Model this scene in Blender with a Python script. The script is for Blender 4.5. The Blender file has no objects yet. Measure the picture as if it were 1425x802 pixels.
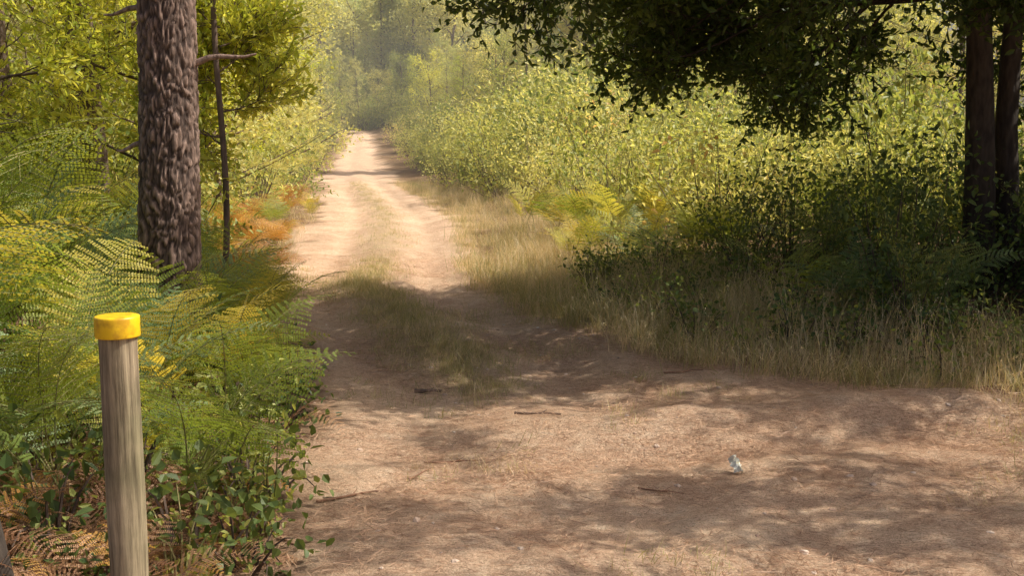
import bpy, math, random
import numpy as np
from mathutils import Vector, Quaternion, noise
rng=np.random.default_rng(11); random.seed(11)
scene=bpy.context.scene

# ------------------------------------------------------------------ helpers
def smooth(a,b,x):
    t=np.clip((x-a)/(b-a),0,1); return t*t*(3-2*t)
def hash2(ix,iy,s):
    h=(ix.astype(np.int64)*374761393+iy.astype(np.int64)*668265263+s*974711)&0x7fffffff
    h=((h^(h>>13))*1274126177)&0x7fffffff
    return ((h^(h>>16))&0xffff)/65535.0
def vnoise(x,y,s=0):
    x=np.asarray(x,float);y=np.asarray(y,float)
    ix=np.floor(x);iy=np.floor(y);fx=x-ix;fy=y-iy
    fx=fx*fx*(3-2*fx);fy=fy*fy*(3-2*fy)
    a=hash2(ix,iy,s);b=hash2(ix+1,iy,s);c=hash2(ix,iy+1,s);d=hash2(ix+1,iy+1,s)
    return (a*(1-fx)+b*fx)*(1-fy)+(c*(1-fx)+d*fx)*fy
def fbm(x,y,o=4,s=0):
    r=0;a=.5;f=1.0;t=0
    for i in range(o):
        r=r+a*vnoise(np.asarray(x)*f+i*17.3,np.asarray(y)*f-i*9.1,s+i);t+=a;a*=.5;f*=2.03
    return r/t
def unit(v):
    return v/np.maximum(np.linalg.norm(v,axis=-1,keepdims=True),1e-9)

YL=[-40,0,4,4.8,6,8,12,18,24,46,90,118,160,300]
XL=[-3,-1.2,-.9,-.95,-1.12,-1.6,-2.7,-3.75,-4.35,-8.3,-14.0,-17.7,-45,-90]
YR=[-40,0,4,5,6,7,8,11.4,16,24,46,90,118,160,300]
XR=[9,9,7.5,5.5,3.6,2.2,1.2,-.1,-.5,-1.15,-4.9,-11.0,-15.2,-41.5,-86]
xl=lambda y:np.interp(y,YL,XL)
xr=lambda y:np.interp(y,YR,XR)
YS=[6.3,7.2,8,9.6,11.6,16,24,46,90,118]
XS=[0.0,-.25,-.45,-.95,-1.65,-1.9,-2.8,-6.6,-12.4,-16.2]
xs_=lambda y:np.interp(y,YS,XS)

def H(x,y):
    x=np.asarray(x,float);y=np.asarray(y,float)
    h=np.where(y>45,3.0*(np.clip(y-45,0,75)/73)**2,0)
    l=xl(y)-x; r=x-xr(y)
    h=h+.22*smooth(0,1.6,l)+.03*np.clip(l-1.5,0,60)
    h=h+.28*smooth(.2,3.5,r)+.035*np.clip(r-2,0,60)
    inside=smooth(-.3,.5,np.minimum(-l,-r))
    h=h+(fbm(x*.55,y*.55,3,3)-.5)*.18
    h=h+(fbm(x*2.3,y*2.3,3,8)-.5)*.07
    h=h+(fbm(x*7,y*7,2,9)-.5)*.024
    c=xs_(y); w=smooth(6,8.5,y)*inside
    for o in (-.62,.75):
        h=h-w*.06*np.exp(-((x-c-o)/.26)**2)
    h=h+w*.035*np.exp(-((x-c)/.3)**2)
    h=h-.06*np.exp(-((y-5.3-.25*x)/.22)**2)*smooth(-.3,.6,x)*(1-smooth(7,9,y))
    h=h+.07*np.exp(-((y-5.9-.2*x)/.25)**2)*smooth(-.6,.4,x)*(1-smooth(7,9,y))
    return h
def dirt(x,y):
    m=np.minimum(x-xl(y),xr(y)-x)+(fbm(x*1.3,y*1.3,3,21)-.5)*1.1*np.clip(y/12,.4,1.5)
    return smooth(-.25,.3,m)*(1-smooth(119,123,y))
def strip(x,y):
    return np.exp(-((x-xs_(y)+(fbm(x*2,y*2,2,5)-.5)*.35)/.29)**2)*smooth(6.6,7.4,y)*(.55+.45*(1-smooth(11.5,13.5,y)))*(1-smooth(35,60,y))

class MB:
    def __init__(s): s.v=[];s.f=[];s.m=[];s.n=0
    def add(s,v,f,m=0):
        v=np.asarray(v,float).reshape(-1,3);f=np.asarray(f,int).reshape(-1,4)
        s.v.append(v);s.f.append(f+s.n);s.m.append(np.full(len(f),m));s.n+=len(v)
    def obj(s,name,mats,link=True,parent=None,smoothsh=False):
        me=bpy.data.meshes.new(name)
        v=np.concatenate(s.v);f=np.concatenate(s.f)
        me.from_pydata(v,[],f)
        me.polygons.foreach_set('material_index',np.concatenate(s.m).astype(np.int32))
        if smoothsh: me.polygons.foreach_set('use_smooth',np.ones(len(f),bool))
        for m in mats: me.materials.append(m)
        o=bpy.data.objects.new(name,me)
        if link: scene.collection.objects.link(o)
        if parent: o.parent=parent
        return o
def leaves(mb,P,D,N,L,W,m=0,fold=.18,droop=.12):
    P=np.asarray(P,float);n=len(P)
    if n==0:return
    D=unit(np.asarray(D,float));L=np.broadcast_to(L,(n,))[:,None];W=np.broadcast_to(W,(n,))[:,None]
    S=unit(np.cross(D,N));U=np.cross(S,D)
    v=np.stack([P,P+.3*L*D+.5*W*S+fold*W*U,P+.7*L*D+.38*W*S+fold*W*U*.6-droop*.4*L*U,P+L*D-droop*L*U,
        P+.7*L*D-.38*W*S+fold*W*U*.6-droop*.4*L*U,P+.3*L*D-.5*W*S+fold*W*U],axis=1).reshape(-1,3)
    b=(np.arange(n)*6)[:,None]
    f=np.concatenate([b+np.array([0,1,2,3]),b+np.array([0,3,4,5])])
    mb.add(v,f,m)
def blades(mb,P,D,N,L,W,m=0):
    P=np.asarray(P,float);n=len(P);D=unit(np.asarray(D,float));L=np.broadcast_to(L,(n,))[:,None];W=np.broadcast_to(W,(n,))[:,None]
    S=unit(np.cross(D,N))
    v=np.stack([P-.3*W*S,P+.35*L*D-.5*W*S,P+L*D,P+.35*L*D+.5*W*S],axis=1).reshape(-1,3)
    mb.add(v,(np.arange(n)*4)[:,None]+np.arange(4)[None],m)
def tube(mb,pts,rad,k=6,m=0):
    pts=np.asarray(pts,float);n=len(pts)
    T=unit(np.gradient(pts,axis=0))
    ref=np.array([1.0,0,0]) if abs(T[0][0])<.7 else np.array([0,1.0,0])
    A=unit(np.cross(T,ref));B=np.cross(T,A)
    th=np.arange(k)*2*math.pi/k
    R=np.asarray(rad)[:,None,None]
    v=pts[:,None,:]+R*(np.cos(th)[None,:,None]*A[:,None,:]+np.sin(th)[None,:,None]*B[:,None,:])
    i=np.arange(n-1)[:,None]*k;j=np.arange(k)[None,:];j2=(j+1)%k
    f=np.stack([i+j,i+j2,i+k+j2,i+k+j],axis=-1).reshape(-1,4)
    mb.add(v.reshape(-1,3),f,m)

# ------------------------------------------------------------------ materials
def newmat(name):
    m=bpy.data.materials.new(name);m.use_nodes=True
    nt=m.node_tree;nt.nodes.clear();return m,nt,nt.nodes,nt.links
def leaf_mat(name,c1,c2,tr=.45,boost=1.6,rough=.5,c3=None,yel=1.15,isl=.5):
    m,nt,N,L=newmat(name)
    oi=N.new('ShaderNodeObjectInfo');ge=N.new('ShaderNodeNewGeometry');at=N.new('ShaderNodeAttribute');at.attribute_name='rv'
    def mth(op,a,b):
        x=N.new('ShaderNodeMath');x.operation=op
        for i,s in enumerate((a,b)):
            if s is None: continue
            if isinstance(s,(int,float)): x.inputs[i].default_value=s
            else: L.new(s,x.inputs[i])
        return x.outputs[0]
    r=mth('FRACT',mth('ADD',oi.outputs['Random'],at.outputs['Fac']),None)
    f=mth('ADD',mth('MULTIPLY',r,1-isl),mth('MULTIPLY',ge.outputs['Random Per Island'],isl))
    cr=N.new('ShaderNodeValToRGB');L.new(f,cr.inputs[0])
    cr.color_ramp.elements[0].position=.15;cr.color_ramp.elements[0].color=(*c1,1)
    cr.color_ramp.elements[1].position=.82;cr.color_ramp.elements[1].color=(*c2,1)
    if c3:
        e=cr.color_ramp.elements.new(.9);e.color=(*c3,1)
    p=N.new('ShaderNodeBsdfPrincipled');p.inputs['Roughness'].default_value=rough;p.inputs['Specular IOR Level'].default_value=.4
    L.new(cr.outputs[0],p.inputs['Base Color'])
    mul=N.new('ShaderNodeVectorMath');mul.operation='MULTIPLY';L.new(cr.outputs[0],mul.inputs[0]);mul.inputs[1].default_value=(boost*yel,boost,boost*.6)
    t=N.new('ShaderNodeBsdfTranslucent');L.new(mul.outputs[0],t.inputs[0])
    mx=N.new('ShaderNodeMixShader');mx.inputs[0].default_value=tr
    L.new(p.outputs[0],mx.inputs[1]);L.new(t.outputs[0],mx.inputs[2])
    o=N.new('ShaderNodeOutputMaterial');L.new(mx.outputs[0],o.inputs[0]);return m
def bark_mat(name,c1,c2,scale=8,attr=None):
    m,nt,N,L=newmat(name)
    tc=N.new('ShaderNodeTexCoord');mp=N.new('ShaderNodeMapping');mp.inputs['Scale'].default_value=(1,1,.3);L.new(tc.outputs['Object'],mp.inputs[0])
    n=N.new('ShaderNodeTexNoise');n.inputs['Scale'].default_value=scale*3;n.inputs['Detail'].default_value=6;L.new(mp.outputs[0],n.inputs['Vector'])
    cr=N.new('ShaderNodeValToRGB');cr.color_ramp.elements[0].position=.35;cr.color_ramp.elements[1].position=.7
    cr.color_ramp.elements[0].color=(*c1,1);cr.color_ramp.elements[1].color=(*c2,1);L.new(n.outputs[0],cr.inputs[0])
    p=N.new('ShaderNodeBsdfPrincipled');p.inputs['Roughness'].default_value=.9
    col=cr.outputs[0]
    if attr:
        at=N.new('ShaderNodeAttribute');at.attribute_name=attr
        mx=N.new('ShaderNodeMixRGB');L.new(at.outputs['Fac'],mx.inputs[0]);mx.inputs[1].default_value=(.035,.021,.016,1);L.new(col,mx.inputs[2]);col=mx.outputs[0]
    L.new(col,p.inputs['Base Color'])
    bp=N.new('ShaderNodeBump');bp.inputs['Strength'].default_value=.8;bp.inputs['Distance'].default_value=.02;L.new(n.outputs[0],bp.inputs['Height']);L.new(bp.outputs[0],p.inputs['Normal'])
    o=N.new('ShaderNodeOutputMaterial');L.new(p.outputs[0],o.inputs[0]);return m

M_fern=leaf_mat('fern_green',(.16,.24,.04),(.38,.43,.07),.45,1.6,isl=.15)
M_fernb=leaf_mat('fern_bluegreen',(.15,.24,.11),(.26,.36,.15),.4,1.35,yel=1.0,isl=.15)
M_ferny=leaf_mat('fern_yellow',(.36,.4,.06),(.66,.56,.11),.5,1.4,isl=.2)
M_ferno=leaf_mat('fern_orange',(.5,.24,.06),(.68,.46,.12),.45,1.2,isl=.3)
M_fernd=leaf_mat('fern_dead',(.26,.12,.055),(.5,.3,.16),.25,1.2,isl=.3)
M_oak=leaf_mat('oak_leaf',(.045,.08,.02),(.11,.15,.035),.42,1.9)
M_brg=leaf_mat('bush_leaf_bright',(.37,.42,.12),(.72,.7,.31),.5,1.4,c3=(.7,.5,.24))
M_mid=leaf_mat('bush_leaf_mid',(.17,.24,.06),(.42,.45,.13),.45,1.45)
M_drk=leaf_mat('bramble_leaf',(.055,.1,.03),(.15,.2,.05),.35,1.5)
M_far=leaf_mat('far_leaf_hazed',(.48,.55,.26),(.72,.72,.36),.45,1.25)  # leaf colour lightened so distance haze is painted in
M_haze=leaf_mat('distant_leaf_hazed',(.3,.4,.32),(.42,.5,.36),.3,1.0,yel=.9)  # pale bluish tint paints aerial haze into the leaf colour
M_pine=leaf_mat('pine_needle',(.4,.46,.16),(.68,.66,.29),.4,1.3)
M_sap=leaf_mat('sapling_leaf',(.34,.43,.06),(.64,.66,.14),.55,1.5)
M_grass=leaf_mat('grass_green',(.24,.25,.09),(.48,.42,.19),.35,1.3)
M_dry=leaf_mat('grass_dry',(.58,.46,.27),(.84,.71,.47),.35,1.1)
M_needle=leaf_mat('needle_litter',(.24,.11,.06),(.72,.47,.3),.1,1.0)
M_stem=bark_mat('stem',(.06,.04,.03),(.16,.11,.08))
M_stemg=bark_mat('green_stem',(.15,.18,.05),(.28,.22,.1))
M_stemb=bark_mat('dead_stem',(.18,.08,.045),(.36,.22,.13))
M_bark=bark_mat('dark_bark',(.03,.022,.017),(.08,.06,.045))
M_pbark=bark_mat('pine_bark',(.14,.09,.065),(.38,.26,.205),14,'plate')
M_fbark=bark_mat('far_bark',(.1,.07,.05),(.22,.15,.11))

# ------------------------------------------------------------------ prototypes (unlinked, instanced)
def rnd(n,s=1.0): return rng.normal(size=(n,3))*s
def frond(mb,base,az,L,lean,droopy=1.0,npn=16,ratio=.3):
    n=22;t=np.linspace(0,1,n)
    ang=lean+ (t**1.8)*1.25*droopy
    st=L/(n-1)
    out=np.cumsum(np.sin(ang)*st)-math.sin(lean)*st;up=np.cumsum(np.cos(ang)*st)-math.cos(lean)*st
    bend=rng.normal()*.18
    dx=np.array([math.cos(az),math.sin(az),0]);sy=np.array([-math.sin(az),math.cos(az),0])
    pts=base+out[:,None]*dx+up[:,None]*np.array([0,0,1])+(bend*t**2*L)[:,None]*sy
    tube(mb,pts,.004*(1-t*.8)*max(L,.6),4,1)
    T=unit(np.gradient(pts,axis=0));roll=rng.normal()*.3
    us=np.linspace(0,1,npn)**.85
    P=[];D=[];Nn=[];LL=[];WW=[]
    for u in us:
        tt=.36+.62*u
        pl=L*ratio*(1-u)**.85*(.75+.25*min(1,u*5+.2))*rng.uniform(.88,1.1)+.015
        i=tt*(n-1);i0=int(i);fr=i-i0;p=pts[i0]*(1-fr)+pts[min(i0+1,n-1)]*fr;tv=T[i0]
        side=unit(np.cross(tv,np.array([0,0,1.0]))+sy*.01);nrm=np.cross(side,tv)
        if nrm[2]<0:nrm=-nrm
        side,nrm=side*math.cos(roll)+nrm*math.sin(roll),nrm*math.cos(roll)-side*math.sin(roll)
        for sg in (-1,1):
            pd=unit(side*sg+tv*.4+rnd(1,.05)[0]+nrm*rng.uniform(-.05,.15))
            k=max(4,int(pl/.015))
            s=(np.arange(k)+.6)/k
            q=p+pd*(s*pl)[:,None]-nrm*(s**2*pl*rng.uniform(.05,.25))[:,None]
            tube(mb,np.array([p,q[k//2],q[-1]]),[.0018,.0014,.0008],3,1)
            perp=unit(np.cross(nrm,pd))
            wl=pl*.075*(1-s*.75)+.0075
            for s2 in (-1,1):
                P.append(q);D.append(perp*s2+pd*.45+rnd(k,.08));Nn.append(np.repeat(nrm[None],k,0)+rnd(k,.12));LL.append(wl);WW.append(np.full(k,.0125))
    blades(mb,np.concatenate(P),np.concatenate(D),np.concatenate(Nn),np.concatenate(LL),np.concatenate(WW),0)
def p_fern(name,ml,ms,nf=5,L=1.15,lean=.25,droopy=1.0,npn=16,ratio=.3):
    mb=MB();a0=rng.random()*6.28
    for i in range(nf):
        frond(mb,np.array([rng.normal()*.08,rng.normal()*.08,0]),a0+i*6.28/nf+rng.normal()*.4,L*rng.uniform(.65,1.15),lean*rng.uniform(.4,1.6),droopy*rng.uniform(.6,1.3),npn,ratio)
    return mb.obj(name,[ml,ms],False)
def p_twig(name,ml,ms,n=26,L=.55,ls=.095,asp=.5):
    mb=MB();k=8;t=np.linspace(0,1,k)
    pts=np.stack([np.cumsum(rng.normal(size=k)*.012),np.cumsum(rng.normal(size=k)*.012),t*L],1)
    tube(mb,pts,.0045*(1-.7*t),4,1)
    P=[];D=[]
    for i in range(5):
        a=rng.uniform(.15,.8);p=pts[int(a*(k-1))];az=rng.random()*6.28
        d=unit(np.array([math.cos(az),math.sin(az),.9]));l=L*rng.uniform(.3,.5)
        q=p+d*np.linspace(0,l,4)[:,None];tube(mb,q,[.003,.0025,.002,.001],3,1)
        for s in np.linspace(.3,1,max(2,n//8)):
            P.append(p+d*l*s);D.append(d+rnd(1,.7)[0])
    for s in np.linspace(.1,1,n-5*max(2,n//8)+4):
        i=min(int(s*(k-1)),k-1);P.append(pts[i]);D.append(np.array([0,0,.5])+rnd(1,.7)[0])
    n2=len(P);N=rnd(n2,.6)+np.array([.1,.1,.8])
    leaves(mb,np.array(P),np.array(D),N,ls*rng.uniform(.6,1.2,n2),ls*asp*rng.uniform(.7,1.1,n2),0)
    return mb.obj(name,[ml,ms],False)
def p_bush(name,ml,ms,R=.9,Hh=1.4,nc=40,per=18,ls=.085,sig=.11,asp=.5):
    mb=MB()
    for c in range(nc):
        az=rng.random()*6.28;rr=R*math.sqrt(rng.random());z=Hh*(.1+.9*rng.random())
        lim=R*(1-.5*(z/Hh)**2);rr=min(rr,lim);tgt=np.array([math.cos(az)*rr,math.sin(az)*rr,z])
        b=np.array([math.cos(az)*rr*.25,math.sin(az)*rr*.25,0]);mid=(b+tgt)/2+np.array([0,0,.12])+rnd(1,.05)[0]
        t=np.linspace(0,1,5)[:,None];pt=(1-t)**2*b+2*t*(1-t)*mid+t*t*tgt
        if c%2==0: tube(mb,pt,np.linspace(.008,.002,5),3,1)
        g=rnd(per,sig)*np.array([1,1,.8])+unit(tgt-b)*rng.uniform(-.25,.1,(per,1))
        leaves(mb,tgt+g,g+rnd(per,.12),rnd(per,.5)+np.array([0,0,.9]),ls*rng.uniform(.5,1.25,per),ls*asp*rng.uniform(.7,1.2,per),0)
    return mb.obj(name,[ml,ms],False)
def p_wisp(name,ml,ms,R=.6,Hh=1.6,nc=30,ls=.05):
    mb=MB()
    for c in range(nc):
        az=rng.random()*6.28;rr=R*math.sqrt(rng.random());z=Hh*rng.uniform(.55,1)
        tgt=np.array([math.cos(az)*rr,math.sin(az)*rr,z]);b=tgt*np.array([.2,.2,0])
        t=np.linspace(0,1,7)[:,None];mid=np.array([b[0]*1.2,b[1]*1.2,z*.6]);pt=(1-t)**2*b+2*t*(1-t)*mid+t*t*tgt
        tube(mb,pt,np.linspace(.006,.0015,7),3,1)
        k=30;u=rng.uniform(.2,1,k)[:,None];q=(1-u)**2*b+2*u*(1-u)*mid+u*u*tgt+rnd(k,.03)
        blades(mb,q,rnd(k,.7)+np.array([0,0,.9]),rnd(k),ls*rng.uniform(.6,1.5,k),ls*.35,0)
    return mb.obj(name,[ml,ms],False)
def p_grass(name,ml,n=30,L=.3,w=.004,spread=.09,lean=.5,heads=False,sg=4):
    mb=MB()
    for i in range(n):
        az=rng.random()*6.28;l=L*rng.uniform(.45,1.15);ln=abs(rng.normal())*lean;cv=rng.uniform(.2,1.2)
        p=np.array([rng.normal()*spread,rng.normal()*spread,-.01]);d=np.array([math.cos(az),math.sin(az),0]);s=np.array([-d[1],d[0],0])
        pts=[p]
        for j in range(sg):
            a=ln+cv*(j/sg)**1.5;p=p+(d*math.sin(a)+np.array([0,0,math.cos(a)]))*l/sg;pts.append(p)
        ws=np.interp(np.linspace(0,1,sg+1),[0,.5,.75,1],[1,.8,.5,.08])*w/2;v=[]
        for q,ww in zip(pts,ws): v+= [q-s*ww,q+s*ww]
        mb.add(v,[[2*j,2*j+1,2*j+3,2*j+2] for j in range(sg)],0)
        if heads and i%3==0:
            k=6;blades(mb,pts[-1]-(pts[-1]-pts[-2])*np.linspace(0,1,k)[:,None],unit(pts[-1]-pts[-2])+rnd(k,.35),rnd(k),.02,.006,0)
    return mb.obj(name,[ml],False)
def p_litter(name,ml,n=46,R=.22,l=.09,w=.0026):
    mb=MB();a=rng.random(n)*3.14+0;r=R*np.sqrt(rng.random(n));t=rng.random(n)*6.28
    P=np.stack([np.cos(t)*r,np.sin(t)*r,rng.uniform(.003,.012,n)],1)
    D=np.stack([np.cos(a),np.sin(a),rng.normal(size=n)*.06],1)
    blades(mb,P,D,np.array([0,0,1.0])+rnd(n,.3),l*rng.uniform(.4,1.2,n),w,0)
    return mb.obj(name,[ml],False)

def grow(mb,p,d,L,r,lvl,maxl,tips,ch,spread=.8,up=.05,wob=.12,shrink=.62,m=1,k=6,t0=.3):
    n=7;pts=[p];dd=unit(np.array(d,float));ds=[dd]
    for i in range(n-1):
        dd=unit(dd+rnd(1,wob)[0]+np.array([0,0,up]));p=p+dd*L/(n-1);pts.append(p);ds.append(dd)
    rad=r*(1-.62*np.linspace(0,1,n));tube(mb,pts,rad,k if lvl<2 else 4,m)
    if lvl>=maxl-1:
        for i in range(3 if lvl<maxl else 1,n,1 if lvl==maxl else 2): tips.append((pts[i],unit(ds[i]+rnd(1,.5)[0])))
    if lvl<maxl:
        for c in range(ch[lvl]):
            t=t0+(1-t0)*(c+rng.random())/ch[lvl] if lvl==0 else .25+.75*rng.random()
            i=min(int(t*(n-1)),n-2);f=t*(n-1)-i;q=pts[i]*(1-f)+pts[i+1]*f
            pr=unit(np.cross(ds[i],rnd(1)[0]));a=spread*rng.uniform(.7,1.3)
            nd=ds[i]*math.cos(a)+pr*math.sin(a)
            grow(mb,q,nd,L*shrink*rng.uniform(.7,1.15)*(1-.35*t if lvl==0 else 1),rad[i]*.5,lvl+1,maxl,tips,ch,spread,up,wob,shrink,m,k)
def p_tree(name,ml,ms,Hh=7,leaf=.14,per=14,ch=(16,5,3),spread=.95,t0=.2,up=.04,sig=.2,shrink=.42,rad=.09):
    mb=MB();tips=[]
    grow(mb,np.zeros(3),(0,0,1),Hh,rad,0,len(ch)-1+0,tips,ch,spread,up,.07,shrink,1,6,t0)
    P=np.array([t[0] for t in tips]);D=np.array([t[1] for t in tips])
    P=np.repeat(P,per,0)+rnd(len(P)*per,sig);D=np.repeat(D,per,0)+rnd(len(P),.8)
    leaves(mb,P,D,rnd(len(P),.6)+np.array([0,0,.8]),leaf*rng.uniform(.6,1.2,len(P)),leaf*.55,0)
    return mb.obj(name,[ml,ms],False)
def p_pine(name,ml,ms,Hh=8,t0=.12,rad=.08,nb=46,per=18,nl=.16,w=.014):
    mb=MB();z=np.linspace(0,Hh,10);pts=np.stack([rng.normal(size=10)*.03,rng.normal(size=10)*.03,z],1)
    tube(mb,pts,rad*(1-.9*z/Hh),7,1)
    P=[];D=[]
    for i in range(nb):
        t=t0+(1-t0)*((i+rng.random())/nb);l=(Hh*.26)*(1-t)**.7+.2;az=rng.random()*6.28
        b=np.array([0,0,t*Hh]);d=np.array([math.cos(az),math.sin(az),.3]);q=[b+d*l*s+np.array([0,0,.12*l*s*s]) for s in np.linspace(0,1,5)]
        tube(mb,q,np.linspace(.014,.004,5),3,1)
        for s in np.linspace(.3,1,5):
            c=b+d*l*s
            for j in range(3):
                e=c+rnd(1,.16*(.5+l*.3))[0];k=per
                P.append(np.repeat(e[None],k,0)+rnd(k,.02));D.append(rnd(k,.7)+unit(d)*.7+np.array([0,0,.35]))
    P=np.concatenate(P);D=np.concatenate(D)
    blades(mb,P,D,rnd(len(P)),nl*rng.uniform(.6,1.1,len(P)),w,0)
    return mb.obj(name,[ml,ms],False)

def euler_dir(d,roll):
    q=Vector(d).to_track_quat('Z','Y')@Quaternion((0,0,1),roll);return q.to_euler()
def scatter(name,protos,pts,rots,scl,idx=None,parent=None,real=True):
    n=len(pts)
    if n==0:return
    col=bpy.data.collections.new('%s_source'%name)
    for i,p in enumerate(protos):
        c=p.copy();c.name='%02d_%s'%(i,p.name);col.objects.link(c)
    me=bpy.data.meshes.new(name);me.from_pydata(np.asarray(pts,float),[],[])
    a=me.attributes.new('rot','FLOAT_VECTOR','POINT');a.data.foreach_set('vector',np.asarray(rots,np.float32).ravel())
    a=me.attributes.new('scl','FLOAT','POINT');a.data.foreach_set('value',np.asarray(scl,np.float32).ravel())
    if real:
        a=me.attributes.new('rv','FLOAT','POINT');a.data.foreach_set('value',rng.random(n).astype(np.float32))
    if idx is None: idx=rng.integers(0,len(protos),n)
    a=me.attributes.new('idx','INT','POINT');a.data.foreach_set('value',np.asarray(idx,np.int32))
    o=bpy.data.objects.new(name,me);scene.collection.objects.link(o)
    if parent:o.parent=parent
    g=bpy.data.node_groups.new(name,'GeometryNodeTree')
    g.interface.new_socket('Geometry',in_out='INPUT',socket_type='NodeSocketGeometry')
    g.interface.new_socket('Geometry',in_out='OUTPUT',socket_type='NodeSocketGeometry')
    N=g.nodes;L=g.links
    gi=N.new('NodeGroupInput');go=N.new('NodeGroupOutput')
    ip=N.new('GeometryNodeInstanceOnPoints');ci=N.new('GeometryNodeCollectionInfo')
    ci.inputs['Collection'].default_value=col;ci.inputs['Separate Children'].default_value=True;ci.inputs['Reset Children'].default_value=True
    def na(t,nm):
        x=N.new('GeometryNodeInputNamedAttribute');x.data_type=t;x.inputs['Name'].default_value=nm
        return [s for s in x.outputs if s.enabled and s.name=='Attribute'][0]
    e=N.new('FunctionNodeEulerToRotation');L.new(na('FLOAT_VECTOR','rot'),e.inputs[0])
    L.new(gi.outputs[0],ip.inputs['Points']);L.new(ci.outputs[0],ip.inputs['Instance'])
    ip.inputs['Pick Instance'].default_value=True
    L.new(na('INT','idx'),ip.inputs['Instance Index']);L.new(e.outputs[0],ip.inputs['Rotation']);L.new(na('FLOAT','scl'),ip.inputs['Scale'])
    if real:
        rz=N.new('GeometryNodeRealizeInstances');L.new(ip.outputs[0],rz.inputs[0]);L.new(rz.outputs[0],go.inputs[0])
    else: L.new(ip.outputs[0],go.inputs[0])
    mod=o.modifiers.new('instances','NODES');mod.node_group=g
    return o
def zrots(n,tilt=.12):
    return np.stack([rng.normal(size=n)*tilt,rng.normal(size=n)*tilt,rng.random(n)*6.28],1)
def zone(n,x0,x1,y0,y1,f,sink=.02,power=1.0):
    X=[];Y=[];tot=0;it=0
    while tot<n and it<60:
        x=rng.uniform(x0,x1,n*2);y=y0+(y1-y0)*rng.random(n*2)**power
        k=rng.random(n*2)<f(x,y);X.append(x[k]);Y.append(y[k]);tot+=k.sum();it+=1
    x=np.concatenate(X)[:n];y=np.concatenate(Y)[:n]
    return np.stack([x,y,H(x,y)-sink],1)

ferns=[p_fern('fern',M_fern,M_stemg,5),p_fern('fern',M_fern,M_stemg,5,1.25,.2),p_fern('fern',M_fernb,M_stemg,5,1.1,.3),p_fern('fern',M_fernb,M_stemg,4,1.2,.3),p_fern('fern',M_fern,M_stemg,4,1.2,.35,1.2),p_fern('fern',M_ferny,M_stemg,4,1.15,.4,1.2)]
fernsY=[p_fern('fern',M_ferny,M_stemg,5,1.1),p_fern('fern',M_fern,M_stemg,5),p_fern('fern',M_ferny,M_stemg,4,1.2,.35)]
fernsO=[p_fern('fern',M_ferno,M_stemb,6,1.0,.35,1.2),p_fern('fern',M_ferny,M_stemg,5,1.0)]
fernsD=[p_fern('dead_fern',M_fernd,M_stemb,6,.9,.7,1.5,12),p_fern('dead_fern',M_fernd,M_stemb,6,.8,.9,1.3,12),p_fern('dead_fern',M_ferno,M_stemb,5,.8,.8,1.6,12)]
tw_oak=[p_twig('oak_twig',M_oak,M_bark,34,.48,.075) for i in range(3)]
tw_sap=[p_twig('sapling_twig',M_sap,M_stem,18,.5,.1,.4) for i in range(3)]
b_brg=[p_bush('bush',M_brg,M_stem),p_bush('bush',M_mid,M_stem,.8,1.5),p_wisp('bush',M_brg,M_stemg),p_bush('bush',M_brg,M_stem,1,1.2,44,16,.07)]
b_mid=[p_bush('bush',M_mid,M_stem),p_bush('bush',M_mid,M_stem,.7,1.6),p_wisp('bush',M_mid,M_stemg),p_bush('bush',M_brg,M_stem)]
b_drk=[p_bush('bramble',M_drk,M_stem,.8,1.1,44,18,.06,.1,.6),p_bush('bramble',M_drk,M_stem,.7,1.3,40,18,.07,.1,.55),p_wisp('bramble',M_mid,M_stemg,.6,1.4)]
b_low=[p_bush('bramble',M_drk,M_stem,.28,.4,20,8,.055,.06,.65),p_bush('bramble',M_mid,M_stem,.25,.35,18,8,.05,.06,.65),p_bush('bramble',M_mid,M_stemg,.2,.45,16,8,.04,.05,.5)]
g_grn=[p_grass('grass',M_grass),p_grass('grass',M_grass,34,.22,.004,.08,.6),p_grass('grass',M_dry,30,.3,.003,.09,.5,True),p_grass('grass',M_grass,26,.35,.005,.1,.45)]
g_dry=[p_grass('grass',M_dry,32,.34,.003,.1,.45,True),p_grass('grass',M_dry,30,.25,.0035,.1,.7),p_grass('grass',M_grass,28,.3,.004,.1,.5)]
g_sht=[p_grass('grass',M_grass,20,.24,.007,.13,.7,False,3),p_grass('grass',M_grass,22,.2,.007,.14,.8,False,3),p_grass('grass',M_dry,18,.24,.006,.14,.7,False,3)]
g_tall=[p_grass('grass',M_dry,24,.7,.004,.1,.25,True),p_grass('grass',M_dry,20,.6,.004,.12,.3,True)]
litter=[p_litter('needles',M_needle) for i in range(4)]
t_mid=[p_tree('tree',M_brg,M_fbark,6,.12,8,(18,5,2),1.0,.08),p_tree('tree',M_mid,M_fbark,7,.13,8,(18,5,2),.9,.12),p_tree('tree',M_sap,M_fbark,6,.12,8,(17,5,2),.95,.1)]
t_pine=[p_pine('pine',M_pine,M_fbark,8),p_pine('pine',M_pine,M_fbark,7,.06,.07,50)]
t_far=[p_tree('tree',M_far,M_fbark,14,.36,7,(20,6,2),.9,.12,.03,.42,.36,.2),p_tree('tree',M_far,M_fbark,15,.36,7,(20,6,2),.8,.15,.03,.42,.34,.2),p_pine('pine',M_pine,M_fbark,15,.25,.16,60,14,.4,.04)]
t_haze=[p_tree('tree',M_haze,M_fbark,16,.55,6,(20,6,2),.9,.1,.03,.5,.36,.2)]

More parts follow.
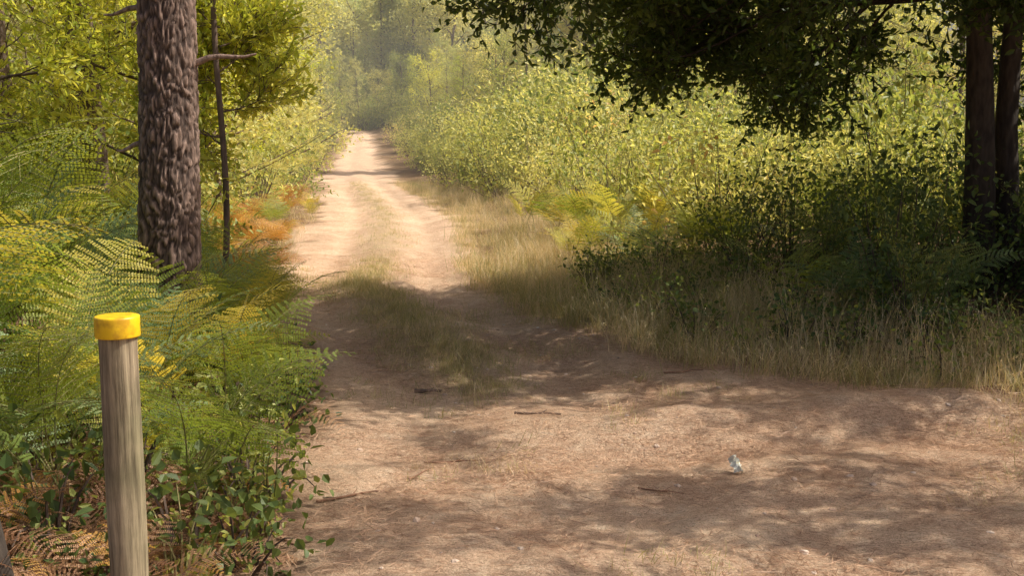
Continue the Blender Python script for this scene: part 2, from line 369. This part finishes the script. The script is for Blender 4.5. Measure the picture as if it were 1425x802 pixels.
# ------------------------------------------------------------------ ground
def axis(segs):
    r=[]
    for a,b,s in segs: r.append(np.arange(a,b,s))
    return np.unique(np.concatenate(r))
gx=axis([(-500,-60,20),(-60,-20,2.5),(-20,-6,.35),(-6,8,.055),(8,20,.35),(20,60,2.5),(60,501,20)])
gy=axis([(-60,-4,4),(-4,3,.3),(3,16,.055),(16,50,.25),(50,170,1.5),(170,400,10),(400,900,40)])
GX,GY=np.meshgrid(gx,gy);GZ=H(GX,GY);DM=dirt(GX,GY)
V=np.stack([GX,GY,GZ],-1).reshape(-1,3);nx=len(gx);ny=len(gy)
I=(np.arange(ny-1)[:,None]*nx+np.arange(nx-1)[None]);F=np.stack([I,I+1,I+nx+1,I+nx],-1).reshape(-1,4)
def ground_mat():
    m,nt,N,L=newmat('forest_ground')
    tc=N.new('ShaderNodeTexCoord');co=tc.outputs['Object']
    def nz(s,d=6,r=.6,sc=None):
        n=N.new('ShaderNodeTexNoise');n.inputs['Scale'].default_value=s;n.inputs['Detail'].default_value=d;n.inputs['Roughness'].default_value=r
        if sc:
            mp=N.new('ShaderNodeMapping');mp.inputs['Scale'].default_value=sc;mp.inputs['Rotation'].default_value=(0,0,.3);L.new(co,mp.inputs[0]);L.new(mp.outputs[0],n.inputs['Vector'])
        else: L.new(co,n.inputs['Vector'])
        return n.outputs[0]
    def ramp(i,st):
        c=N.new('ShaderNodeValToRGB');L.new(i,c.inputs[0])
        while len(c.color_ramp.elements)<len(st): c.color_ramp.elements.new(.5)
        for e,(p,col) in zip(c.color_ramp.elements,st): e.position=p;e.color=(*col,1)
        return c.outputs[0]
    def mix(f,a,b,t='MIX'):
        x=N.new('ShaderNodeMixRGB');x.blend_type=t
        if isinstance(f,float): x.inputs[0].default_value=f
        else: L.new(f,x.inputs[0])
        L.new(a,x.inputs[1]);L.new(b,x.inputs[2]);return x.outputs[0]
    n1=nz(.9,5);n2=nz(6,8,.7);n3=nz(55,6,.75);n4=nz(26,6,.75,(1,3.2,1));n5=nz(140,3,.7)
    sand=ramp(n2,[(.3,(.74,.5,.33)),(.55,(.88,.66,.46)),(.75,(.92,.75,.56))])
    lit=ramp(n3,[(.32,(.26,.135,.08)),(.5,(.56,.34,.225)),(.68,(.82,.58,.41))])
    lf=ramp(n4,[(.4,(0,0,0)),(.56,(1,1,1))])
    pat=ramp(n1,[(.32,(.2,)*3),(.58,(.9,)*3)])
    lf2=mix(1.0,lf,pat,'MULTIPLY')
    d=mix(lf2,sand,lit)
    speck=ramp(n5,[(.35,(.4,.32,.26)),(.48,(1,1,1)),(.72,(1.1,1.08,1.05))])
    d=mix(.8,d,speck,'MULTIPLY')
    und=ramp(n3,[(.3,(.1,.06,.03)),(.55,(.26,.16,.09)),(.72,(.42,.3,.17))])
    a=N.new('ShaderNodeAttribute');a.attribute_name='dirt'
    g=N.new('ShaderNodeAttribute');g.attribute_name='strip'
    c=mix(a.outputs['Fac'],und,d)
    gr=ramp(n3,[(.35,(.24,.2,.09)),(.65,(.5,.4,.23))])
    c=mix(g.outputs['Fac'],c,gr)
    p=N.new('ShaderNodeBsdfPrincipled');p.inputs['Roughness'].default_value=.95;p.inputs['Specular IOR Level'].default_value=.1;L.new(c,p.inputs['Base Color'])
    ad=N.new('ShaderNodeMath');ad.operation='ADD';L.new(n3,ad.inputs[0]);L.new(n4,ad.inputs[1])
    b=N.new('ShaderNodeBump');b.inputs['Strength'].default_value=.9;b.inputs['Distance'].default_value=.028;L.new(ad.outputs[0],b.inputs['Height'])
    L.new(b.outputs[0],p.inputs['Normal'])
    o=N.new('ShaderNodeOutputMaterial');L.new(p.outputs[0],o.inputs[0]);return m
M_ground=ground_mat()
def sheet(name,V,F,dm,st):
    me=bpy.data.meshes.new(name);me.from_pydata(V,[],F)
    me.polygons.foreach_set('use_smooth',np.ones(len(F),bool))
    for nm,ar in (('dirt',dm),('strip',st)):
        at=me.attributes.new(nm,'FLOAT','POINT');at.data.foreach_set('value',ar.astype(np.float32))
    me.materials.append(M_ground);o=bpy.data.objects.new(name,me);scene.collection.objects.link(o);return o
ST=np.clip(strip(GX,GY),0,1)*.7
sheet('ground',V,F,DM.ravel(),ST.ravel())
dmf=DM.ravel()[F].min(1);yy=V[F[:,0],1]
keep=(dmf>.4)&(yy<125)&(yy>-10)
F2=F[keep];uq,inv=np.unique(F2,return_inverse=True)
V2=V[uq].copy();V2[:,2]+=.004
sheet('dirt_track',V2,inv.reshape(-1,4),DM.ravel()[uq],ST.ravel()[uq])

# ------------------------------------------------------------------ marker post
def post():
    root=bpy.data.objects.new('wooden_marker_post',None);scene.collection.objects.link(root)
    px,py=-.965,2.6;gz=float(H(px,py));top=1.185
    root.location=(px,py,gz-.15)
    m,nt,N,L=newmat('weathered_wood')
    tc=N.new('ShaderNodeTexCoord');mp=N.new('ShaderNodeMapping');mp.inputs['Scale'].default_value=(1,1,.05);L.new(tc.outputs['Object'],mp.inputs[0])
    n=N.new('ShaderNodeTexNoise');n.inputs['Scale'].default_value=75;n.inputs['Detail'].default_value=8;n.inputs['Roughness'].default_value=.7;L.new(mp.outputs[0],n.inputs['Vector'])
    n2=N.new('ShaderNodeTexNoise');n2.inputs['Scale'].default_value=7;n2.inputs['Detail'].default_value=5;L.new(tc.outputs['Object'],n2.inputs['Vector'])
    cr=N.new('ShaderNodeValToRGB');L.new(n.outputs[0],cr.inputs[0])
    for e,(p,c) in zip(cr.color_ramp.elements,[(.36,(.13,.1,.065)),(.62,(.43,.36,.25))]): e.position=p;e.color=(*c,1)
    c2=N.new('ShaderNodeValToRGB');L.new(n2.outputs[0],c2.inputs[0])
    for e,(p,c) in zip(c2.color_ramp.elements,[(.35,(.55,.57,.45)),(.65,(1.1,1.05,.98))]): e.position=p;e.color=(*c,1)
    mx=N.new('ShaderNodeMixRGB');mx.blend_type='MULTIPLY';mx.inputs[0].default_value=.9;L.new(cr.outputs[0],mx.inputs[1]);L.new(c2.outputs[0],mx.inputs[2])
    p=N.new('ShaderNodeBsdfPrincipled');p.inputs['Roughness'].default_value=.85;L.new(mx.outputs[0],p.inputs['Base Color'])
    b=N.new('ShaderNodeBump');b.inputs['Strength'].default_value=.7;b.inputs['Distance'].default_value=.005;L.new(n.outputs[0],b.inputs['Height']);L.new(b.outputs[0],p.inputs['Normal'])
    o=N.new('ShaderNodeOutputMaterial');L.new(p.outputs[0],o.inputs[0])
    my,nt,N,L=newmat('yellow_paint')
    tc=N.new('ShaderNodeTexCoord')
    n=N.new('ShaderNodeTexNoise');n.inputs['Scale'].default_value=35;n.inputs['Detail'].default_value=6;L.new(tc.outputs['Object'],n.inputs['Vector'])
    cr=N.new('ShaderNodeValToRGB');L.new(n.outputs[0],cr.inputs[0])
    for e,(pp,c) in zip(cr.color_ramp.elements,[(.35,(.6,.33,.01)),(.5,(.86,.55,.012))]): e.position=pp;e.color=(*c,1)
    p=N.new('ShaderNodeBsdfPrincipled');p.inputs['Roughness'].default_value=.42;L.new(cr.outputs[0],p.inputs['Base Color'])
    b=N.new('ShaderNodeBump');b.inputs['Strength'].default_value=.3;b.inputs['Distance'].default_value=.002;L.new(n.outputs[0],b.inputs['Height']);L.new(b.outputs[0],p.inputs['Normal'])
    o=N.new('ShaderNodeOutputMaterial');L.new(p.outputs[0],o.inputs[0])
    def lathe(nm,prof,mat,wobble=0):
        mb=MB();k=48;th=np.arange(k)*2*math.pi/k;v=[]
        for r,z in prof:
            w=1+wobble*(np.sin(th*3+z*2)*.5+np.sin(th*7+1+z*5)*.3)
            v.append(np.stack([np.cos(th)*r*w,np.sin(th)*r*w,np.full(k,z)],1))
        v=np.concatenate(v);i=np.arange(len(prof)-1)[:,None]*k;j=np.arange(k)[None];j2=(j+1)%k
        mb.add(v,np.stack([i+j,i+j2,i+k+j2,i+k+j],-1),0);ob=mb.obj(nm,[mat],True,root,True);return ob
    Ht=top-(gz-.15)
    lathe('post_shaft',[(.046,0)]+[(.046+.001*math.sin(z*9),z) for z in np.linspace(.02,Ht-.045,30)]+[(.0475,Ht-.03),(.046,Ht-.012),(.001,Ht-.012)],m,.02)
    lathe('yellow_cap',[(.0485,Ht-.052),(.0525,Ht-.0515),(.0535,Ht-.048),(.0535,Ht-.005),(.0525,Ht-.001),(.050,Ht),(.02,Ht+.0005),(.0005,Ht+.0005)],my,.004)
post()

# ------------------------------------------------------------------ pine trunk (left)
def pine_tree():
    mb=MB();bx,by=-2.12,6.5;gz=float(H(bx,by))-.1
    k=150;zs=np.concatenate([np.arange(0,3.4,.01),np.arange(3.4,13,.15)])
    th=np.arange(k)*2*math.pi/k;v=[];pl=[]
    for z in zs:
        r=.188*(1-.045*z)+.05*math.exp(-z*2.2)
        cx=.03*z+.02*math.sin(z*1.1);cy=.01*z
        for a in th:
            ca,sa=math.cos(a),math.sin(a)
            q=Vector((ca*r*1.2,sa*r*1.2,z*.34))*24
            q+=noise.noise_vector(q*.35)*1.5+noise.noise_vector(q*1.3)*.7
            dist,_=noise.voronoi(q)
            e=min((dist[1]-dist[0])*2.6,1.0)
            n=noise.noise(Vector((ca*r*50,sa*r*50,z*20)))
            rr=r-.018*(1-e)+.006*n
            v.append((cx+ca*rr,cy+sa*rr,z));pl.append(max(0,min(1,e*1.0+.3*n)))
    n=len(zs);i=np.arange(n-1)[:,None]*k;j=np.arange(k)[None];j2=(j+1)%k
    mb.add(v,np.stack([i+j,i+j2,i+k+j2,i+k+j],-1),0);nv=len(v)
    def P(z):return np.array([.03*z+.02*math.sin(z*1.1),.01*z,z])
    tips=[]
    for z,az,l,u in [(1.95,.1,.42,.3),(2.3,2.8,.35,.1),(3.1,1.2,.8,.1),(1.5,3.3,.2,.1)]:
        b=P(z);d=np.array([math.cos(az),math.sin(az),u]);t=np.linspace(0,1,7)
        pts=b+d*(t*l+.1)[:,None]+np.stack([0*t,0*t,.03*np.sin(t*5)],1);tube(mb,pts,np.linspace(.024,.006,7),6,0)
    for z in np.linspace(7.5,12.8,16):
        az=rng.random()*6.28;b=P(z);d=np.array([math.cos(az),math.sin(az),.25])
        grow(mb,b,d,1.7*(1.25-z/14),.03,1,2,tips,(0,5,0),.7,.05,.1,.5,0,5)
    o=mb.obj('pine_tree',[M_pbark],True,None,True)
    at=o.data.attributes.new('plate','FLOAT','POINT');arr=np.ones(len(o.data.vertices),np.float32);arr[:nv]=pl;at.data.foreach_set('value',arr)
    o.location=(bx,by,gz)
    tb=MB();kk=90;blades(tb,rnd(kk,.1)+np.array([0,0,.15]),rnd(kk,.5)+np.array([0,0,.8]),rnd(kk),.16,.006,0)
    tuft=tb.obj('needle_tuft',[M_pine],False)
    pts=np.array([t[0] for t in tips])
    scatter('needles_of_pine',[tuft],pts,[euler_dir(t[1],rng.random()*6) for t in tips],rng.uniform(.8,1.5,len(pts)),None,o)
pine_tree()

# ------------------------------------------------------------------ trees with leafy twigs
def leafy_tree(name,base,trunks,limbs,twigs,mat,twscale=(.8,1.3),ch=(0,6,4,2),sprig=1,spread=.75,shrink=.55,keepf=None):
    mb=MB();tips=[]
    base=np.array([base[0],base[1],float(H(base[0],base[1]))-.1])
    for tr in trunks:
        pts=np.array(tr['p'],float);t=np.linspace(0,1,len(pts));tt=np.linspace(0,1,22)
        q=np.stack([np.interp(tt,t,pts[:,i]) for i in range(3)],1)+np.stack([.02*np.sin(tt*9),.02*np.cos(tt*7),0*tt],1)
        tube(mb,q,tr['r']*(1-.6*tt)+.03*np.exp(-tt*18),10,0)
    for (z0,off,d,l,r,up) in limbs:
        grow(mb,np.array([off[0],off[1],z0],float),d,l,r,1,3,tips,ch,spread,up,.1,shrink,0,6)
    o=mb.obj(name,[mat],True,None,True);o.location=base
    pts=[];rt=[];sc=[]
    for p,d in tips:
        if keepf is not None and not keepf(p+base): continue
        for k in range(sprig):
            dd=unit(d+rnd(1,.5)[0]+np.array([0,0,-.1]));pts.append(p+rnd(1,.03)[0]);rt.append(euler_dir(dd,rng.random()*6.28));sc.append(rng.uniform(*twscale))
    scatter('foliage_of_'+name,twigs,pts,rt,sc,None,o)
    print(name,len(pts))
    return o
limbs=[]
for z,az,l,up in [(3.35,3.12,3.6,-.008),(3.3,2.8,3.3,-.01),(3.1,3.5,2.6,0),(2.8,2.4,2.6,-.015),(3.0,2.95,2.3,-.01),(2.7,2.0,2.4,-.015),(2.8,.3,2.4,0),
                  (3.6,3.2,3.4,0),(3.8,2.7,3.3,0),(3.9,3.9,2.4,.01),(3.6,1.6,2.4,0),(4.3,3.0,3.4,.01),(4.6,2.2,2.8,.02),(4.6,3.7,2.6,.02),(4.4,.8,2.4,.02),(2.9,1.2,2.6,-.01),(2.9,5.9,2,0),(2.95,4.4,1.5,-.02),(5.2,3.2,2.9,.03),(4.9,2.75,3.2,.02),(4.2,3.4,3.2,.01),(5.0,3.6,2.6,.03),(3.5,2.95,3.7,0),(2.75,2.7,2.6,-.01)]:
    limbs.append((z,(rng.normal()*.05,0),(math.cos(az),math.sin(az),.08),l,.05,up))
leafy_tree('oak_tree',(4.1,9.4),[{'p':[(0,0,0),(-.08,0,1.5),(-.12,0,2.6),(-.05,.1,4.5),(.1,.1,6)],'r':.14},{'p':[(.3,.15,0),(.22,.15,1.5),(.3,.2,3),(.6,.4,5.5)],'r':.12}],
    limbs,tw_oak,M_bark,(.85,1.3),(0,6,4,2),1,.75,.46,lambda p:p[2]>2.55-.2*max(0,p[0]) )
lm=[(z,(0,0),(math.cos(a),math.sin(a),.1),2.7,.05,.01) for z,a in zip(np.linspace(2.6,5.6,13),np.arange(13)*2.4+3)]
leafy_tree('oak_tree',(7.4,9.4),[{'p':[(0,0,0),(.1,0,3),(-.1,.1,6.4)],'r':.16}],lm,tw_oak,M_bark,(.9,1.4),(0,6,4,2),1,.75,.46)
lm=[(z,(0,0),(math.cos(a),math.sin(a),.1),2.3,.022,.0) for z,a in zip(np.linspace(3.3,5.6,11),np.arange(11)*2.4)]
leafy_tree('unseen_dapple_tree',(5.3,3.3),[{'p':[(0,0,0),(.1,0,3),(-.1,.1,6.2)],'r':.07}],lm,tw_oak,M_fbark,(.55,.95),(0,5,3,1),1,.75,.48)  # out-of-view tree right of camera, added to dapple the foreground with shade
for (x,y,hh) in [(-3.4,10.4,4.2),(-4.5,9.0,4.6),(-4.3,13.2,4.8)]:
    lm=[(z,(.02*z,0),(math.cos(a),math.sin(a),.45),1.1*(1.1-.5*z/hh),.018,.0) for z,a in zip(np.linspace(1.3,hh,12),np.arange(12)*2.4+x)]
    leafy_tree('sapling_tree',(x,y),[{'p':[(0,0,0),(.04,0,hh*.5),(.1,.05,hh+.4)],'r':.035}],lm,tw_sap,M_stem,(.6,1.0),(0,3,2,1))
for (x,y,r,h,lean) in [(-1.66,3.35,.06,2.2,-.24),(-2.65,9.7,.03,2.9,.03),(-4.2,10.8,.13,12,.01),(-6.0,12.8,.16,12,.01)]:
    mb=MB();z=np.linspace(0,h,26);tube(mb,np.stack([.05*np.sin(z*1.6)+lean*z,.02*np.cos(z),z],1),r*(1-min(.05,.7/h)*z),12,0)
    tips=[]
    for i in range(9):
        a=rng.random()*6.28;zz=h*rng.uniform(.55,1);grow(mb,np.array([lean*zz,0,zz]),(math.cos(a),math.sin(a),.3),1.2 if h>6 else .5,.02 if h>6 else .009,1,2,tips,(0,5,0),.7,.02,.1,.5,0,4)
    for i in range(5 if h>6 else 0):
        a=rng.random()*6.28;zz=rng.uniform(1.6,4);tt=[];grow(mb,np.array([lean*zz,0,zz]),(math.cos(a),math.sin(a),.2),1.3,.014,1,3,tt,(0,4,2),.7,.02,.12,.5,0,4)
    o=mb.obj('tree_trunk',[M_bark if h<2.5 else M_fbark],True,None,True);o.location=(x,y,float(H(x,y))-.1)
    if h>2.5: scatter('foliage_of_tree_trunk',tw_sap,[t[0] for t in tips],[euler_dir(t[1],0) for t in tips],rng.uniform(.6,1.1,len(tips)),None,o)

# ------------------------------------------------------------------ vegetation masses
def inr(x,y,a=0,b=99): r=x-xr(y);return ((r>a)&(r<b)).astype(float)
def inl(x,y,a=0,b=99): r=xl(y)-x;return ((r>a)&(r<b)).astype(float)
def sc(name,protos,pts,s0,s1,tilt=.1,real=True,fn=None):
    s=rng.uniform(s0,s1,len(pts))
    if fn is not None: s=s*fn(pts[:,0],pts[:,1])
    scatter(name,protos,pts,zrots(len(pts),tilt),s,None,None,real)

sc('fern_thicket',ferns,np.concatenate([zone(62,-4,-1.2,4.1,7.6,lambda x,y:inl(x,y,.35,3.0)),zone(26,-6,-2.5,6,12,lambda x,y:inl(x,y,.6,3))]),.85,1.15,.15,True,lambda x,y:.6+.42*np.clip(xl(y)-x,0,2.2))
sc('fern_edge',fernsY,np.concatenate([zone(20,-4,-1,4.3,10,lambda x,y:inl(x,y,.15,.9)),zone(26,-8,-2.5,9,20,lambda x,y:inl(x,y,.3,2.0))]),.45,.8,.15)
sc('fern_autumn',fernsO,zone(46,-9,-2,10.5,28,lambda x,y:inl(x,y,0,1.3)),.45,.8)
sc('dead_bracken',fernsD,np.concatenate([zone(100,-3,-.9,2.7,4.4,lambda x,y:inl(x,y,.2,2)),zone(18,-3,-.9,4.3,7,lambda x,y:inl(x,y,.1,1.0))]),.3,.6,.3)
sc('bramble_undergrowth',b_low,np.concatenate([zone(54,-2.4,-.5,3.1,7,lambda x,y:inl(x,y,.0,1.2)),zone(90,0,8,6.8,13,lambda x,y:inr(x,y,.5,3))]),.55,1.2)
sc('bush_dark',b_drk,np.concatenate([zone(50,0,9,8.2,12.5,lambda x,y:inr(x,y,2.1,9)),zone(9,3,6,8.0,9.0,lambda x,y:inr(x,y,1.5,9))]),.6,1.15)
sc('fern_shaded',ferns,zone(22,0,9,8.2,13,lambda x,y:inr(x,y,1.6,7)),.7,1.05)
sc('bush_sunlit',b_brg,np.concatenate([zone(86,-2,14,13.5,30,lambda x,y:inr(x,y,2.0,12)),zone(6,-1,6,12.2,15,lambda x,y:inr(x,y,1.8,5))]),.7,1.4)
sc('bush_roadside',b_brg+b_mid,np.concatenate([zone(60,-6,8,26,46,lambda x,y:inr(x,y,1.3,7)),zone(110,-20,20,40,118,lambda x,y:inr(x,y,1.3,9)),zone(90,-32,2,120,130,lambda x,y:np.ones_like(x))]),1.0,2.2,.1,False,lambda x,y:np.where(y>119,1.6,np.clip(.55+.15*(x-xr(y)),.6,1.5)))
sc('bush_green',b_mid,zone(60,-2,16,14,36,lambda x,y:inr(x,y,2.6,13)),1.0,1.9)
sc('fern_sunlit',fernsY,zone(40,-2,9,12,20,lambda x,y:inr(x,y,1,7)),.7,1.1)
sc('bush_left',b_brg+b_mid,np.concatenate([zone(46,-12,-3,12,30,lambda x,y:inl(x,y,1,5)),zone(90,-35,-5,30,118,lambda x,y:inl(x,y,.7,6))]),.8,1.8,.1,False)
sc('grass_verge',g_grn+g_dry+g_dry,np.concatenate([zone(1900,-1,6,6,14,lambda x,y:inr(x,y,-.25,2.4)),zone(1900,-8,6,14,45,lambda x,y:inr(x,y,-.3,2.6),power=1.4) ,zone(300,-14,-2,8,45,lambda x,y:inl(x,y,-.1,.8),power=1.4)]),.5,1.1,.2)
sc('dry_grass',g_tall+g_dry,np.concatenate([zone(300,-1,6,6.2,16,lambda x,y:inr(x,y,.1,2.2)),zone(560,-8,5,12,40,lambda x,y:inr(x,y,.2,3.2),power=1.3)]),.5,1.0,.15)
sc('grass_on_track',g_sht,np.concatenate([zone(1500,-4,2,6.6,15,lambda x,y:strip(x,y)*.9,0),zone(600,-9,1,15,46,lambda x,y:strip(x,y)*.9,0),zone(220,-1,5,3.6,8,lambda x,y:dirt(x,y)*(fbm(x*1.5,y*1.5,2,44)>.62),0),zone(550,-3,3,6.6,14,lambda x,y:dirt(x,y)*(fbm(x*1.2,y*1.2,2,45)>.55),0)]),.2,.5,.3)
sc('needle_litter',litter,np.concatenate([zone(4200,-2.2,5,3.0,9,lambda x,y:.25+.75*(fbm(x*.9,y*.9,3,71)>.48),-.002),zone(900,-4,3,9,16,lambda x,y:dirt(x,y)*.6,-.002)]),.5,1.3,.03)
def notrack(x,y,a,b):
    return ((x>xr(y)+a)|(x<xl(y)-b)).astype(float)
sc('young_tree_row',t_mid+t_pine+t_pine,np.concatenate([zone(24,-20,-4,14,45,lambda x,y:inl(x,y,1.2,7)),zone(36,-35,-8,45,118,lambda x,y:inl(x,y,1.4,9))]),.8,1.25,.04,False)
sc('young_tree_stand',t_mid+t_pine+t_pine,np.concatenate([zone(16,3,22,26,42,lambda x,y:inr(x,y,6.5,20)),zone(50,-14,25,38,118,lambda x,y:inr(x,y,5,18)),zone(26,-28,-6,121,134,lambda x,y:np.ones_like(x))]),.75,1.3,.04,False)
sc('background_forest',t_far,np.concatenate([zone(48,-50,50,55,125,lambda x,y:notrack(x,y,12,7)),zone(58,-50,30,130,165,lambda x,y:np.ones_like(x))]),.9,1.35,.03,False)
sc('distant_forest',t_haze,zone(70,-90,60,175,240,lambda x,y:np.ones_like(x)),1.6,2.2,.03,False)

# ------------------------------------------------------------------ small things on the track
def stick(x,y,l,az,r):
    mb=MB();t=np.linspace(-.5,.5,8);d=np.array([math.cos(az),math.sin(az),0])
    p=np.array([x,y,0])+d*(t*l)[:,None]+np.stack([0*t,.03*l*np.sin(t*7),0*t],1);p[:,2]=float(H(x,y))+r*1.4+.004
    tube(mb,p,r*(1-.4*(t+.5))*(1+.15*np.sin(t*20)),7,0);q=p[4];tube(mb,np.array([q,q+d*.12*l+np.array([-.1*l*d[1],.1*l*d[0],.015])]),[r*.5,r*.2],5,0)
    mb.obj('fallen_stick',[M_fbark if r>.008 else M_stemb],True,None,True)
for s in [(-.56,7.05,.18,.05,.015),(.15,6.15,.27,-.1,.009),(-.3,5.35,.3,.1,.005),(-.75,4.75,.3,.5,.007),(.7,4.9,.22,-.4,.005),(-.45,5.1,.2,1.1,.004),(1.2,7.4,.3,.3,.007),(-1.0,4.3,.5,2.2,.006)]: stick(*s)
ms,nt,N,L=newmat('stone');p=N.new('ShaderNodeBsdfPrincipled');p.inputs['Roughness'].default_value=.8
oi=N.new('ShaderNodeAttribute');oi.attribute_name='rv';cr=N.new('ShaderNodeValToRGB');cr.color_ramp.elements[0].color=(.35,.22,.15,1);cr.color_ramp.elements[1].color=(.75,.62,.5,1);L.new(oi.outputs['Fac'],cr.inputs[0]);L.new(cr.outputs[0],p.inputs[0])
o=N.new('ShaderNodeOutputMaterial');L.new(p.outputs[0],o.inputs[0])
def rock(sd):
    mb=MB();k=10;a=8;v=[]
    for i in range(a):
        ph=math.pi*(i+.01)/(a-1+.02)
        for j in range(k):
            th=j*2*math.pi/k;q=Vector((math.sin(ph)*math.cos(th),math.sin(ph)*math.sin(th),math.cos(ph)))
            r=1+.5*noise.noise(q*1.3+Vector((sd*5,0,0)));v.append((q.x*r,q.y*r*.8,q.z*r*.55))
    i=np.arange(a-1)[:,None]*k;j=np.arange(k)[None];mb.add(v,np.stack([i+j,i+(j+1)%k,i+k+(j+1)%k,i+k+j],-1),0)
    return mb.obj('pebble',[ms],False)
pp=zone(450,-3,5,3.5,13,lambda x,y:dirt(x,y),-.002)
scatter('pebbles',[rock(i) for i in range(4)],pp,zrots(len(pp),.2),.004+.02*rng.random(len(pp))**3)
mp_,nt,N,L=newmat('paper');p=N.new('ShaderNodeBsdfPrincipled');p.inputs[0].default_value=(.85,.82,.68,1);o=N.new('ShaderNodeOutputMaterial');L.new(p.outputs[0],o.inputs[0])
mb=MB();g=9;u,v_=np.meshgrid(np.linspace(-1,1,g),np.linspace(-1,1,g))
z=.035*(1-u*u)*.6+.03*rng.random((g,g));v=np.stack([u*.025+rng.normal(size=(g,g))*.004,v_*.045,z*1.2+.01],-1).reshape(-1,3)
I=(np.arange(g-1)[:,None]*g+np.arange(g-1)[None]);mb.add(v,np.stack([I,I+1,I+g+1,I+g],-1),0)
o=mb.obj('paper_scrap',[mp_]);o.location=(1.1,5.2,float(H(1.1,5.2))+.02);o.rotation_euler=(.7,.2,.3)

# ------------------------------------------------------------------ thin summer haze hanging in the valley (real volume)
mh,nt,N,L=newmat('haze');vs=N.new('ShaderNodeVolumeScatter');vs.inputs['Color'].default_value=(1,.97,.86,1);vs.inputs['Density'].default_value=.0017;vs.inputs['Anisotropy'].default_value=.1
o=N.new('ShaderNodeOutputMaterial');L.new(vs.outputs[0],o.inputs['Volume'])
mb=MB();x0,x1,y0,y1,z0,z1=-70,60,16,270,-3,13
mb.add([(x0,y0,z0),(x1,y0,z0),(x1,y1,z0),(x0,y1,z0),(x0,y0,z1),(x1,y0,z1),(x1,y1,z1),(x0,y1,z1)],[[0,3,2,1],[4,5,6,7],[0,1,5,4],[1,2,6,5],[2,3,7,6],[3,0,4,7]])
mb.obj('haze',[mh])

# ------------------------------------------------------------------ light, sky, camera
el=math.radians(50);sd=unit(np.array([1.0,.06,0]));sdir=Vector((sd[0]*math.cos(el),sd[1]*math.cos(el),math.sin(el)))
ld=bpy.data.lights.new('sun','SUN');ld.energy=5.0;ld.angle=math.radians(.5);ld.color=(1,.94,.82)
so=bpy.data.objects.new('sun',ld);so.rotation_euler=sdir.to_track_quat('Z','Y').to_euler();so.location=(20,8,30);scene.collection.objects.link(so)
w=bpy.data.worlds.new('World');scene.world=w;w.use_nodes=True;N=w.node_tree.nodes;L=w.node_tree.links
bg=N['Background'];sk=N.new('ShaderNodeTexSky');sk.sky_type='NISHITA';sk.sun_disc=False;sk.sun_elevation=el;sk.sun_rotation=math.atan2(sd[0],sd[1]);sk.dust_density=6;sk.air_density=.7
L.new(sk.outputs[0],bg.inputs[0]);bg.inputs[1].default_value=.15
cam=bpy.data.cameras.new('camera');cam.lens=1500/1425*36;cam.sensor_width=36;cam.clip_end=2000;cam.clip_start=.05
co=bpy.data.objects.new('camera',cam);co.location=(0,0,1.6);co.rotation_euler=(math.radians(90-7.6),0,0);scene.collection.objects.link(co);scene.camera=co
scene.view_settings.view_transform='Standard';scene.view_settings.look='None';scene.view_settings.exposure=0
